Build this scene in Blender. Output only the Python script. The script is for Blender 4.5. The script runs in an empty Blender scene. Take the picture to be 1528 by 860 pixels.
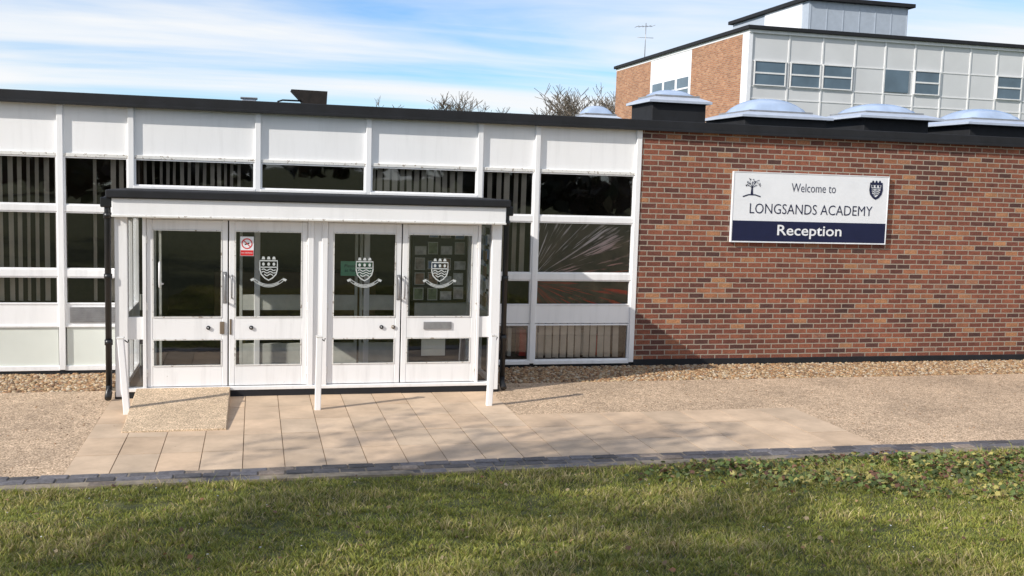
import bpy, bmesh, math, random
import numpy as np
from mathutils import Vector, Matrix
random.seed(7); rng=np.random.default_rng(7)
S=bpy.context.scene
COL=S.collection
# ------------------------------------------------------------------ material helpers
def newmat(name):
    m=bpy.data.materials.new(name); m.use_nodes=True
    nt=m.node_tree; nt.nodes.clear()
    o=nt.nodes.new('ShaderNodeOutputMaterial'); b=nt.nodes.new('ShaderNodeBsdfPrincipled')
    nt.links.new(b.outputs[0],o.inputs[0])
    return m,nt,b,o
def N(nt,t,**k):
    n=nt.nodes.new(t)
    for a,v in k.items(): setattr(n,a,v)
    return n
def ramp(nt,fac,stops,interp='LINEAR'):
    r=N(nt,'ShaderNodeValToRGB'); r.color_ramp.interpolation=interp
    e=r.color_ramp.elements
    while len(e)<len(stops): e.new(0.5)
    for i,(p,c) in enumerate(stops):
        e[i].position=p; e[i].color=(c[0],c[1],c[2],1) if hasattr(c,'__len__') else (c,c,c,1)
    nt.links.new(fac,r.inputs[0]); return r.outputs[0]
def coords(nt,scale=(1,1,1)):
    tc=N(nt,'ShaderNodeNewGeometry'); mp=N(nt,'ShaderNodeMapping'); mp.inputs['Scale'].default_value=scale
    nt.links.new(tc.outputs['Position'],mp.inputs[0]); return mp.outputs[0]
def noise(nt,vec,scale,detail=4,rough=0.55):
    n=N(nt,'ShaderNodeTexNoise'); n.inputs['Scale'].default_value=scale; n.inputs['Detail'].default_value=detail
    n.inputs['Roughness'].default_value=rough; nt.links.new(vec,n.inputs['Vector']); return n.outputs['Fac']
def mixc(nt,fac,a,b,mode='MIX'):
    m=N(nt,'ShaderNodeMix',data_type='RGBA',blend_type=mode)
    for i,v in ((0,fac),(6,a),(7,b)):
        if isinstance(v,bpy.types.NodeSocket): nt.links.new(v,m.inputs[i])
        elif hasattr(v,'__len__'): m.inputs[i].default_value=(*v[:3],1)
        else: m.inputs[i].default_value=v if i==0 else (v,v,v,1)
    return m.outputs[2]
def bump(nt,b,h,strength=0.3,dist=0.01):
    n=N(nt,'ShaderNodeBump'); n.inputs['Strength'].default_value=strength; n.inputs['Distance'].default_value=dist
    nt.links.new(h,n.inputs['Height']); nt.links.new(n.outputs[0],b.inputs['Normal'])
def simple(name,col,rough=0.6,var=0.12,sc=6,metal=0,bmp=0.0):
    m,nt,b,o=newmat(name); v=coords(nt)
    f=noise(nt,v,sc,5)
    c=[max(0,x*(1-var)) for x in col]; d=[min(1,x*(1+var)) for x in col]
    nt.links.new(ramp(nt,f,[(0.3,c),(0.7,d)]),b.inputs['Base Color'])
    b.inputs['Roughness'].default_value=rough; b.inputs['Metallic'].default_value=metal
    if bmp: bump(nt,b,noise(nt,v,60,4),bmp,0.005)
    return m
def paint(name,base=(0.84,0.84,0.84),peel=0.69,gr=0.86):
    m,nt,b,o=newmat(name)
    v=coords(nt); vs=coords(nt,(9,9,0.9))
    g=noise(nt,vs,1.2,6,0.6); big=noise(nt,v,1.1,3)
    c1=ramp(nt,g,[(0.25,tuple(x*gr for x in base)),(0.5,base)])
    c2=mixc(nt,ramp(nt,big,[(0.4,0.0),(0.75,0.25)]),c1,(0.72,0.71,0.68))
    p=noise(nt,v,23,8,0.72)
    c3=mixc(nt,ramp(nt,p,[(peel,0.0),(peel+0.03,1.0)]),c2,(0.30,0.25,0.20))
    nt.links.new(c3,b.inputs['Base Color']); b.inputs['Roughness'].default_value=0.45
    bump(nt,b,p,0.12,0.004)
    return m
M={}
M['white']=paint('white_paint',(0.85,0.85,0.86)); M['panel']=paint('white_panel_paint',(0.87,0.87,0.88),0.75,0.92)
M['sill']=paint('weathered_sill_paint',(0.76,0.75,0.72),0.58)
M['black']=simple('black_bitumen',(0.008,0.009,0.012),0.8,0.35,5,bmp=0.3)
M['blackpipe']=simple('black_pipe_paint',(0.012,0.012,0.013),0.35)
M['greenwhite']=simple('obscured_panel',(0.68,0.71,0.66),0.35,0.05,1.5)
M['grey']=simple('grey_metal',(0.35,0.35,0.36),0.4,0.15,10,0.6)
M['brass']=simple('brown_lock',(0.18,0.14,0.10),0.4)
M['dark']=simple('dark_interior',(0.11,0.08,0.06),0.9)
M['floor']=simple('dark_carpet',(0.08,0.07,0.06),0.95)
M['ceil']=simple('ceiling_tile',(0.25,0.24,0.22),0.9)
M['blind']=simple('blind_fabric',(0.74,0.67,0.59),0.9,0.15,3)
M['navy']=simple('navy_vinyl',(0.010,0.013,0.050),0.35)
M['signwhite']=simple('sign_white',(0.80,0.82,0.85),0.3,0.03)
M['red']=simple('red_vinyl',(0.62,0.03,0.03),0.4)
M['green']=simple('green_paper',(0.16,0.42,0.27),0.6)
M['paper']=simple('paper_white',(0.62,0.63,0.60),0.7,0.05)
M['etch']=simple('etched_white_vinyl',(0.50,0.53,0.53),0.6,0.05)
def brick(name,along='x',st=None,vary=1.0,msize=0.0085):
    m,nt,b,o=newmat(name)
    g=N(nt,'ShaderNodeNewGeometry'); sp=N(nt,'ShaderNodeSeparateXYZ'); nt.links.new(g.outputs['Position'],sp.inputs[0])
    cb=N(nt,'ShaderNodeCombineXYZ'); nt.links.new(sp.outputs[0 if along=='x' else 1],cb.inputs[0]); nt.links.new(sp.outputs[2],cb.inputs[1])
    wn=N(nt,'ShaderNodeTexNoise'); wn.inputs['Scale'].default_value=14; nt.links.new(cb.outputs[0],wn.inputs['Vector'])
    vm=N(nt,'ShaderNodeVectorMath',operation='MULTIPLY_ADD'); nt.links.new(wn.outputs['Color'],vm.inputs[0]); vm.inputs[1].default_value=(0.008,0.008,0); nt.links.new(cb.outputs[0],vm.inputs[2])
    t=N(nt,'ShaderNodeTexBrick'); t.offset=0.5; t.squash=1; nt.links.new(vm.outputs[0],t.inputs['Vector'])
    t.inputs['Scale'].default_value=1; t.inputs['Brick Width'].default_value=0.225; t.inputs['Row Height'].default_value=0.075
    t.inputs['Mortar Size'].default_value=msize; t.inputs['Mortar Smooth'].default_value=0.25; t.inputs['Bias'].default_value=0
    t.inputs['Color1'].default_value=(0,0,0,1); t.inputs['Color2'].default_value=(1,1,1,1); t.inputs['Mortar'].default_value=(0.5,0.5,0.5,1)
    c=ramp(nt,t.outputs['Color'],st)
    n1=noise(nt,cb.outputs[0],55,6,0.7); n2=noise(nt,cb.outputs[0],0.9,4); n3=noise(nt,cb.outputs[0],9,3)
    c=mixc(nt,0.75*vary,c,ramp(nt,n1,[(0.3,0.35),(0.7,1.5)]),'MULTIPLY')
    c=mixc(nt,1.0*vary,c,ramp(nt,n2,[(0.3,0.78),(0.7,1.14)]),'MULTIPLY')
    c=mixc(nt,1.0*vary,c,ramp(nt,n3,[(0.3,0.80),(0.7,1.15)]),'MULTIPLY')
    mort=mixc(nt,n1,(0.22,0.185,0.15),(0.46,0.39,0.31))
    c=mixc(nt,t.outputs['Fac'],c,mort)
    nt.links.new(c,b.inputs['Base Color']); b.inputs['Roughness'].default_value=0.85
    h=N(nt,'ShaderNodeMath',operation='MULTIPLY_ADD'); nt.links.new(t.outputs['Fac'],h.inputs[0]); h.inputs[1].default_value=-0.8
    nt.links.new(n1,h.inputs[2])
    bump(nt,b,h.outputs[0],0.7,0.009)
    return m
M['brick']=brick('stock_brick','x',[(0.0,(0.080,0.036,0.030)),(0.10,(0.13,0.046,0.033)),(0.35,(0.20,0.064,0.040)),(0.6,(0.245,0.080,0.046)),(0.86,(0.295,0.102,0.055)),(0.95,(0.44,0.21,0.10)),(1.0,(0.27,0.115,0.075))])
M['brickfar']=brick('far_orange_brick','y',[(0,(0.32,0.14,0.07)),(0.5,(0.42,0.19,0.095)),(1,(0.50,0.26,0.14))],0.6)
def glass(name,tint=(0.72,0.76,0.74),refl=0.09):
    m,nt,b,o=newmat(name); nt.nodes.remove(b)
    tr=N(nt,'ShaderNodeBsdfTransparent'); tr.inputs[0].default_value=(*tint,1)
    gl=N(nt,'ShaderNodeBsdfGlossy'); gl.inputs['Roughness'].default_value=0.015; gl.inputs[0].default_value=(0.95,0.97,1,1)
    lw=N(nt,'ShaderNodeFresnel'); lw.inputs[0].default_value=1.5
    ad=N(nt,'ShaderNodeMath',operation='MULTIPLY_ADD'); nt.links.new(lw.outputs[0],ad.inputs[0]); ad.inputs[1].default_value=1.0; ad.inputs[2].default_value=refl-0.04
    v=coords(nt); n=noise(nt,v,1.7,2)
    bp=N(nt,'ShaderNodeBump'); bp.inputs['Strength'].default_value=0.06; bp.inputs['Distance'].default_value=0.02; nt.links.new(n,bp.inputs['Height']); nt.links.new(bp.outputs[0],gl.inputs['Normal'])
    mx=N(nt,'ShaderNodeMixShader'); nt.links.new(ad.outputs[0],mx.inputs[0]); nt.links.new(tr.outputs[0],mx.inputs[1]); nt.links.new(gl.outputs[0],mx.inputs[2])
    nt.links.new(mx.outputs[0],o.inputs[0]); return m
M['glass']=glass('window_glass',(0.91,0.91,0.89),0.11); M['doorglass']=glass('door_glass',(0.95,0.96,0.95),0.13)
def aggregate(name,a,bc,scale=70,big_lo=0.75):
    m,nt,b,o=newmat(name); v=coords(nt)
    vo=N(nt,'ShaderNodeTexVoronoi'); vo.inputs['Scale'].default_value=scale; nt.links.new(v,vo.inputs['Vector'])
    sp=N(nt,'ShaderNodeSeparateColor'); nt.links.new(vo.outputs['Color'],sp.inputs[0])
    c=ramp(nt,sp.outputs[0],[(0,tuple(x*0.5 for x in a)),(0.3,a),(0.7,bc),(1,tuple(min(1,x*1.45) for x in bc))])
    big=noise(nt,v,0.8,6,0.6); mid=noise(nt,v,7,5,0.65)
    c=mixc(nt,1.0,c,ramp(nt,big,[(0.3,big_lo),(0.62,1.08)]),'MULTIPLY')
    c=mixc(nt,1.0,c,ramp(nt,mid,[(0.3,0.80),(0.7,1.12)]),'MULTIPLY')
    nt.links.new(c,b.inputs['Base Color']); b.inputs['Roughness'].default_value=0.9
    bump(nt,b,vo.outputs['Distance'],0.5,-0.005)
    return m
M['agg']=aggregate('exposed_aggregate',(0.41,0.29,0.185),(0.58,0.43,0.295),85)
M['rampm']=aggregate('ramp_concrete',(0.50,0.37,0.24),(0.66,0.50,0.34),120,0.88)
def attrmat(name,rough=0.85,noise_sc=8,lo=0.75,hi=1.15,bsc=90,bs=0.3,transl=0):
    m,nt,b,o=newmat(name); a=N(nt,'ShaderNodeAttribute',attribute_name='Col'); v=coords(nt)
    c=mixc(nt,1.0,a.outputs['Color'],ramp(nt,noise(nt,v,noise_sc,6,0.65),[(0.3,lo),(0.7,hi)]),'MULTIPLY')
    nt.links.new(c,b.inputs['Base Color']); b.inputs['Roughness'].default_value=rough
    if bs: bump(nt,b,noise(nt,v,bsc,4),bs,0.004)
    if transl:
        t=N(nt,'ShaderNodeBsdfTranslucent'); nt.links.new(c,t.inputs[0]); mx=N(nt,'ShaderNodeMixShader'); mx.inputs[0].default_value=transl
        nt.links.new(b.outputs[0],mx.inputs[1]); nt.links.new(t.outputs[0],mx.inputs[2]); nt.links.new(mx.outputs[0],o.inputs[0])
    return m
M['slab']=attrmat('paving_slab_concrete',0.88,2.2,0.76,1.12); M['kerb']=attrmat('blue_engineering_brick',0.6,30,0.6,1.3)
M['pebble']=attrmat('pebble_stone',0.7,40,0.8,1.2,bs=0); M['leaf']=attrmat('leaf',0.55,60,0.8,1.15,bs=0,transl=0.25)
M['blade']=attrmat('grass_blade',0.6,1.1,0.66,1.22,bs=0,transl=0.3)
M['bark']=simple('bark',(0.13,0.105,0.08),0.9,0.3,20,bmp=0.5)
def soil():
    m,nt,b,o=newmat('lawn_soil'); v=coords(nt)
    c=ramp(nt,noise(nt,v,9,8,0.7),[(0.3,(0.045,0.050,0.014)),(0.55,(0.09,0.095,0.026)),(0.75,(0.18,0.15,0.06))])
    nt.links.new(c,b.inputs['Base Color']); b.inputs['Roughness'].default_value=0.95; bump(nt,b,noise(nt,v,40,6),0.8,0.02); return m
M['soil']=soil()
M['dirt']=simple('bedding_mortar',(0.13,0.10,0.065),0.95,0.3,12,bmp=0.5)
# ------------------------------------------------------------------ mesh helpers
def empty(name,loc=(0,0,0)):
    e=bpy.data.objects.new(name,None); e.location=loc; COL.objects.link(e); return e
def mesh_obj(name,verts,faces,mat,parent=None,smooth=False):
    me=bpy.data.meshes.new(name); me.from_pydata(verts,[],faces); me.update()
    if mat: me.materials.append(mat)
    me.polygons.foreach_set('use_smooth',[smooth]*len(me.polygons))
    o=bpy.data.objects.new(name,me); COL.objects.link(o)
    if parent: o.parent=parent
    return o
def fast_mesh(name,V,F,mat,cols=None,parent=None,smooth=False):
    me=bpy.data.meshes.new(name); V=np.asarray(V,np.float32)
    me.vertices.add(len(V)); me.vertices.foreach_set('co',V.ravel())
    k=F.shape[1]; me.loops.add(F.size); me.loops.foreach_set('vertex_index',F.ravel().astype(np.int32))
    me.polygons.add(len(F)); me.polygons.foreach_set('loop_start',np.arange(0,F.size,k,dtype=np.int32))
    try: me.polygons.foreach_set('loop_total',np.full(len(F),k,dtype=np.int32))
    except Exception: pass
    me.update(calc_edges=True)
    me.polygons.foreach_set('use_smooth',np.full(len(F),smooth,dtype=bool))
    if cols is not None:
        a=me.color_attributes.new('Col','FLOAT_COLOR','POINT'); c=np.ones((len(V),4),np.float32); c[:,:3]=cols; a.data.foreach_set('color',c.ravel())
    if mat: me.materials.append(mat)
    o=bpy.data.objects.new(name,me); COL.objects.link(o)
    if parent: o.parent=parent
    return o
BF=[(0,3,2,1),(4,5,6,7),(0,1,5,4),(1,2,6,5),(2,3,7,6),(3,0,4,7)]
def boxv(x0,x1,y0,y1,z0,z1):
    return [(x0,y0,z0),(x1,y0,z0),(x1,y1,z0),(x0,y1,z0),(x0,y0,z1),(x1,y0,z1),(x1,y1,z1),(x0,y1,z1)]
def box(name,x0,x1,y0,y1,z0,z1,mat,parent=None,bev=0.004):
    o=mesh_obj(name,boxv(x0,x1,y0,y1,z0,z1),BF,mat,parent)
    if bev:
        b=o.modifiers.new('bev','BEVEL'); b.width=bev; b.segments=1
    return o
def boxes(name,lst,mat,parent=None,bev=0):
    V=[];F=[]
    for b in lst:
        n=len(V); V+=boxv(*b); F+=[tuple(i+n for i in f) for f in BF]
    o=mesh_obj(name,V,F,mat,parent)
    if bev:
        m=o.modifiers.new('bev','BEVEL'); m.width=bev; m.segments=1
    return o
def tube(name,pts,rads,mat,parent=None,seg=10):
    V=[];F=[]
    for i,p in enumerate(pts):
        p=Vector(p)
        a=Vector(pts[max(i-1,0)]); b=Vector(pts[min(i+1,len(pts)-1)]); t=(b-a).normalized()
        s=t.cross(Vector((0.13,0.27,0.95) if abs(t.z)<0.9 else (1,0,0))).normalized(); u=t.cross(s)
        r=rads[i] if hasattr(rads,'__len__') else rads
        for k in range(seg):
            an=2*math.pi*k/seg; V.append(p+s*math.cos(an)*r+u*math.sin(an)*r)
    for i in range(len(pts)-1):
        for k in range(seg):
            a=i*seg+k;b=i*seg+(k+1)%seg; F.append((a,b,b+seg,a+seg))
    F.append(tuple(range(seg))[::-1]); F.append(tuple(range((len(pts)-1)*seg,len(pts)*seg)))
    return mesh_obj(name,V,F,mat,parent,True)
def strip(pts,w,y,closed=False):
    V=[];F=[]; n=len(pts)
    for i in range(n):
        a=pts[(i-1)%n] if closed or i>0 else pts[0]; b=pts[(i+1)%n] if closed or i<n-1 else pts[-1]
        dx,dz=b[0]-a[0],b[1]-a[1]; L=math.hypot(dx,dz) or 1; nx,nz=-dz/L*w/2,dx/L*w/2
        V+=[(pts[i][0]+nx,y,pts[i][1]+nz),(pts[i][0]-nx,y,pts[i][1]-nz)]
    for i in range(n if closed else n-1):
        j=(i+1)%n; F.append((2*i,2*i+1,2*j+1,2*j))
    return V,F
def join(lst):
    V=[];F=[]
    for v,f in lst:
        n=len(V); V+=v; F+=[tuple(i+n for i in q) for q in f]
    return V,F
def poly(pts,y): return [(p[0],y,p[1]) for p in pts],[tuple(range(len(pts)))]
def text(name,body,cx_,cz_,width,y,mat,parent,bold=0.0,height=None):
    cu=bpy.data.curves.new(name,'FONT'); cu.body=body; cu.align_x='CENTER'; cu.align_y='CENTER'; cu.size=1; cu.offset=bold; cu.resolution_u=3
    t=bpy.data.objects.new(name+'_tmp',cu); COL.objects.link(t); bpy.context.view_layer.update()
    dg=bpy.context.evaluated_depsgraph_get(); me=bpy.data.meshes.new_from_object(t.evaluated_get(dg))
    bpy.data.objects.remove(t)
    xs=[v.co.x for v in me.vertices]; ys=[v.co.y for v in me.vertices]
    w=max(xs)-min(xs); h=max(ys)-min(ys); s=width/w; sz=s if height is None else height/h
    mx=(max(xs)+min(xs))/2; my=(max(ys)+min(ys))/2
    for v in me.vertices: v.co=Vector(((v.co.x-mx)*s+cx_,y,(v.co.y-my)*sz+cz_))
    me.materials.clear(); me.materials.append(mat)
    o=bpy.data.objects.new(name,me); COL.objects.link(o); o.parent=parent; return o
# ------------------------------------------------------------------ GROUND
def lawn_z(x,y):
    d=np.maximum(0,-5.05-np.asarray(y,float)); 
    z=0.1*np.minimum(d,9)+0.02*np.sin(x*1.7+y*0.9)*np.minimum(d,1)+0.012*np.sin(x*4.1-y*3.3)*np.minimum(d,1)
    return z-0.012
xs=np.concatenate([[-3000,-600,-150,-60,-25],np.arange(-12,20.01,0.25),[30,60,150,600,3000]])
ys=np.concatenate([[-3000,-600,-150,-60,-25],np.arange(-16,-5.04,0.25),[-5.05]])
X,Yg=np.meshgrid(xs,ys); Z=lawn_z(X,Yg)
Vg=np.stack([X.ravel(),Yg.ravel(),Z.ravel()],1)
nx=len(xs); idx=np.arange((len(ys)-1)*nx).reshape(-1,nx)[:,:-1].ravel()
Fg=np.stack([idx,idx+1,idx+1+nx,idx+nx],1)
fast_mesh('lawn',Vg,Fg,M['soil'],smooth=True)
far=simple('distant_ground',(0.10,0.12,0.05),0.95,0.3,0.3)
box('ground',-3000,3000,-5.05,3000,-0.6,-0.05,far,bev=0)
path=empty('path')
boxes('aggregate_surface',[(-14,22,-4.70,-1.16,-0.045,0.0)],M['agg'],path)
boxes('wall_margin_bed',[(-14,-1.5,-1.16,0.02,-0.045,-0.012),(2.95,22,-1.16,0.02,-0.045,-0.012)],M['dirt'],path)
boxes('threshold_bed',[(-1.5,2.95,-1.16,0.02,-0.045,0.0)],M['dirt'],path)
SV=[];SC=[]
def slab(x0,x1,y0,y1,z,base,g=0.004,tilt=0.002):
    dz=[z+random.uniform(-tilt,tilt) for _ in range(4)]
    v=boxv(x0+g,x1-g,y0+g,y1-g,z-0.03,z); v=[list(q) for q in v]
    for i in range(4): v[4+i][2]=dz[i]
    SV.append(v); k=random.uniform(0.88,1.07); h=random.uniform(-0.015,0.015); SC.append([(base[0]*k+h,base[1]*k,base[2]*k-h*0.5)]*8)
base=(0.61,0.455,0.315)
def fill(xa,xb,ya,yb,w,hh,off=0):
    y=ya;r=0
    while y<yb-1e-3:
        x=xa-(off*(r%2)); y2=min(y+hh,yb)
        while x<xb-1e-3:
            a=max(x,xa);b=min(x+w,xb)
            if b-a>0.05: slab(a,b,y,y2,0.009,base)
            x+=w
        y=y2;r+=1
fill(-1.53,2.79,-4.71,-1.62,0.36,0.618)
fill(2.79,6.15,-4.71,-2.95,0.48,0.587)
V=np.array(SV).reshape(-1,3); C=np.array(SC).reshape(-1,3)
F=(np.array(BF)[None]+8*np.arange(len(SV))[:,None,None]).reshape(-1,4)
fast_mesh('paving_slabs',V,F,M['slab'],C)
boxes('paving_joint_sand',[(-1.53,2.79,-4.705,-1.63,-0.02,0.0045),(2.79,6.15,-4.705,-2.95,-0.02,0.0044)],simple('joint_sand',(0.22,0.15,0.09),0.95,0.4,12))
SV=[];SC=[]
for r in range(3):
    x=-13-random.random()*0.1+r*0.11
    while x<21:
        L=0.215+random.uniform(-0.004,0.004)
        y0=-5.045+r*0.112
        z=0.018+random.uniform(-0.006,0.006)-(0.01 if r==0 else 0)
        v=[list(q) for q in boxv(x,x+L,y0,y0+0.102,-0.2,z)]
        for i in range(4,8): v[i][2]+=random.uniform(-0.003,0.003); 
        SV.append(v); k=random.uniform(0.6,1.6); SC.append([(0.10*k,0.095*k,0.102*k) if random.random()>0.15 else (0.20*k,0.16*k,0.13*k)]*8)
        x+=L+0.012
V=np.array(SV).reshape(-1,3); C=np.array(SC).reshape(-1,3)
F=(np.array(BF)[None]+8*np.arange(len(SV))[:,None,None]).reshape(-1,4)
ke=fast_mesh('brick_kerb',V,F,M['kerb'],C); b=ke.modifiers.new('b','BEVEL'); b.width=0.006; b.segments=1
boxes('kerb_mortar',[(-14,22,-5.05,-4.70,-0.2,0.010)],simple('kerb_joint_mortar',(0.24,0.20,0.15),0.95,0.3,12,bmp=0.5))
bm=bmesh.new(); bmesh.ops.create_icosphere(bm,subdivisions=1,radius=1); bm.verts.ensure_lookup_table()
IV=np.array([v.co[:] for v in bm.verts]); IF=np.array([[v.index for v in f.verts] for f in bm.faces]); bm.free()
def pebbles(name,regions,dens,smin,smax,z0=-0.012):
    P=[]
    for (x0,x1,y0,y1) in regions:
        n=int((x1-x0)*(y1-y0)*dens); P.append(np.stack([rng.uniform(x0,x1,n),rng.uniform(y0,y1,n)],1))
    P=np.concatenate(P); n=len(P)
    s=rng.uniform(smin,smax,(n,1))*np.stack([rng.uniform(0.8,1.4,n),rng.uniform(0.7,1.1,n),rng.uniform(0.5,0.8,n)],1)
    a=rng.uniform(0,math.pi,n); c,si=np.cos(a),np.sin(a)
    v=IV[None]*s[:,None]*(1+rng.uniform(-0.12,0.12,(n,len(IV),1)))
    vx=v[...,0]*c[:,None]-v[...,1]*si[:,None]; vy=v[...,0]*si[:,None]+v[...,1]*c[:,None]
    V=np.stack([vx+P[:,:1],vy+P[:,1:],v[...,2]+z0+s[:,2:3]*0.35],-1).reshape(-1,3)
    F=(IF[None]+len(IV)*np.arange(n)[:,None,None]).reshape(-1,3)
    pal=np.array([(0.32,0.20,0.10),(0.40,0.26,0.14),(0.20,0.12,0.07),(0.44,0.33,0.20),(0.33,0.18,0.085),(0.46,0.38,0.28)])
    C=pal[rng.integers(0,len(pal),n)]*rng.uniform(0.7,1.15,(n,1)); C=np.repeat(C,len(IV),0)
    return fast_mesh(name,V,F,M['pebble'],C,smooth=True)
pebbles('pebble_strip',[(-5,-1.62,-1.15,-0.03),(2.98,13,-1.15,-0.03)],1100,0.016,0.030)
pebbles('loose_gravel',[(-4,14,-4.6,-1.2)],20,0.004,0.009,0.002)
# ------------------------------------------------------------------ SCHOOL BUILDING
B=empty('school_building')
box('roof_fascia',-12,22,-0.10,0.14,3.335,3.475,M['black'],B,0.008)
box('roof_deck',-12,22,0.10,16,3.33,3.42,M['black'],B,0)
box('roof_drip_edge',-12,22,-0.125,-0.103,3.325,3.36,M['black'],B,0.003)
mull=[-6.9,-5.35,-3.82,-2.31,-1.49,0.04,1.45,2.95,3.75,5.215]
boxes('fascia_panels',[(mull[i]+0.03,mull[i+1]-0.03,0.0,0.04,2.74,3.333) for i in range(len(mull)-1)]+[(-12,-6.93,0,0.04,2.74,3.333)],M['panel'],B,0.003)
boxes('panel_sills',[(mull[i]+0.02,mull[i+1]-0.02,-0.03,0.035,2.70,2.745) for i in range(len(mull)-1)],M['sill'],B,0.005)
boxes('mullions',[(x-0.036,x+0.036,-0.045,0.055,0.05,3.331) for x in mull],M['white'],B,0.005)
fr=[];gl=[]
def win(x0,x1,z0,z1,mid=None):
    x0+=0.034;x1-=0.034;t=0.022
    fr.extend([(x0,x0+t,-0.022,0.03,z0,z1),(x1-t,x1,-0.022,0.03,z0,z1),(x0+t,x1-t,-0.020,0.03,z0,z0+t),(x0+t,x1-t,-0.020,0.03,z1-t,z1)])
    gl.append((x0+t*0.5,x1-t*0.5,z0+t*0.5,z1-t*0.5))
tr=[];
Lx=mull[:5]
for i in range(4):
    a,b_=Lx[i],Lx[i+1]
    for z0,z1 in ((2.10,2.705),(1.305,2.03),(0.87,1.225)): win(a,b_,z0,z1)
    tr+= [(a+0.03,b_-0.03,-0.030,0.04,2.025,2.105),(a+0.03,b_-0.03,-0.030,0.04,1.22,1.31)]
boxes('lower_white_panels',[(Lx[i]+0.03,Lx[i+1]-0.03,-0.012,0.04,0.61,0.875) for i in range(4)]+[(2.98,3.72,-0.012,0.04,0.61,0.86),(3.78,5.185,-0.012,0.04,0.61,0.86)],M['panel'],B,0.004)
boxes('obscured_lower_panels',[(Lx[i]+0.05,Lx[i+1]-0.05,-0.005,0.02,0.10,0.59) for i in range(4)],M['greenwhite'],B,0)
for i in range(4):
    tr+=[(Lx[i]+0.03,Lx[i+1]-0.03,-0.028,0.035,0.585,0.615),(Lx[i]+0.03,Lx[i+1]-0.03,-0.030,0.035,0.04,0.10)]
for a,b_ in ((2.95,3.75),(3.75,5.215)):
    for z0,z1 in ((2.10,2.705),(1.305,2.03),(0.86,1.225),(0.08,0.60)): win(a,b_,z0,z1)
    tr+= [(a+0.03,b_-0.03,-0.030,0.04,2.025,2.105),(a+0.03,b_-0.03,-0.030,0.04,1.22,1.31),(a+0.03,b_-0.03,-0.045,0.04,0.035,0.085)]
for a,b_ in ((-1.49,0.04),(0.04,1.45),(1.45,2.95)):
    win(a,b_,2.36,2.705)
    tr+=[(a+0.03,b_-0.03,-0.05,0.04,2.29,2.365)]
boxes('transoms',tr,M['white'],B,0.004); boxes('window_frames',fr,M['white'],B,0.003)
V=[];F=[]
for i,(a,b_,z0,z1) in enumerate(gl):
    q=random.uniform(-0.003,0.003); q2=random.uniform(-0.003,0.003)
    V+=[(a,0.008+q,z0),(b_,0.008-q,z0),(b_,0.008-q+q2,z1),(a,0.008+q+q2,z1)]; F.append((4*i,4*i+1,4*i+2,4*i+3))
mesh_obj('window_glazing',V,F,M['glass'],B)
box('corner_frame_strip',5.18,5.255,-0.05,0.055,0.05,3.332,M['white'],B,0.004)
box('plinth',-12,-1.55,-0.02,0.04,-0.04,0.05,M['black'],B,0.004)
box('plinth_mid',2.9,5.25,-0.02,0.04,-0.04,0.05,M['black'],B,0.004)
box('brick_wall',5.255,22,-0.035,0.25,0.085,3.333,M['brick'],B,0)
box('brick_wall_damp_course',5.255,22,-0.048,0.25,-0.04,0.09,M['black'],B,0.006)
box('vent_louvre',-2.22,-1.66,-0.03,-0.013,0.645,0.84,M['grey'],B,0.003)
boxes('vent_slats',[(-2.20,-1.68,-0.038,-0.030,z,z+0.012) for z in np.arange(0.66,0.83,0.024)],M['grey'],B)
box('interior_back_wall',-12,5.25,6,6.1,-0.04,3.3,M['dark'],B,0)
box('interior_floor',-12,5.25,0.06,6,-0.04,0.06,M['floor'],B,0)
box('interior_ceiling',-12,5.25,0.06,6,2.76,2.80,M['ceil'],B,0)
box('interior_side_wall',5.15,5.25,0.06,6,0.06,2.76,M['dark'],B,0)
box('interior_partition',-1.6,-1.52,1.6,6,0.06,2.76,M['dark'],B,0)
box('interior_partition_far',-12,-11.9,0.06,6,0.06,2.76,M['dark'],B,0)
box('reception_desk',-0.6,1.9,2.8,3.4,0.06,1.05,simple('wood_laminate',(0.22,0.13,0.07),0.5),B,0.01)
def blinds(name,x0,x1,z0,z1,y=0.14,ang=62,sp=0.095,w=0.085,gaps=()):
    V=[];F=[];x=x0+0.03
    while x<x1-0.02:
        a=math.radians(ang+random.uniform(-12,12)); dx=math.cos(a)*w/2; dy=math.sin(a)*w/2; k=len(V)
        if random.random()>0.05 and not any(g0<x<g1 for g0,g1 in gaps):
            sh=random.uniform(-0.008,0.008)
            V+=[(x-dx+sh,y-dy,z0),(x+dx+sh,y+dy,z0),(x+dx,y+dy,z1),(x-dx,y-dy,z1)]; F.append((k,k+1,k+2,k+3))
        x+=sp*random.uniform(0.9,1.15)
    mesh_obj(name,V,F,M['blind'],B)
blinds('vertical_blinds_1',-6.8,-1.52,0.9,2.70,ang=-46,sp=0.105,gaps=((-2.2,-2.05),(-1.9,-1.72)))
blinds('vertical_blinds_2',-1.45,0.02,2.30,2.70,sp=0.085,ang=-48,w=0.07)
blinds('vertical_blinds_3',1.5,2.92,2.30,2.70,ang=-45)
blinds('vertical_blinds_4',2.97,3.74,1.2,2.70,sp=0.12,ang=-50)
blinds('vertical_blinds_5',3.80,5.12,0.10,0.62,sp=0.11,ang=-30)
x=3.05
cols=['paper','blind','red','paper','navy','paper']
k=0
while x<5.0:
    w_=random.uniform(0.03,0.12); h_=random.uniform(0.25,0.42)
    box('shelf_file_%d'%k,x,x+w_,0.3,0.5,0.10,0.10+h_,M[random.choice(cols)],B,0.003); x+=w_+random.uniform(0.005,0.12);k+=1
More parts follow.
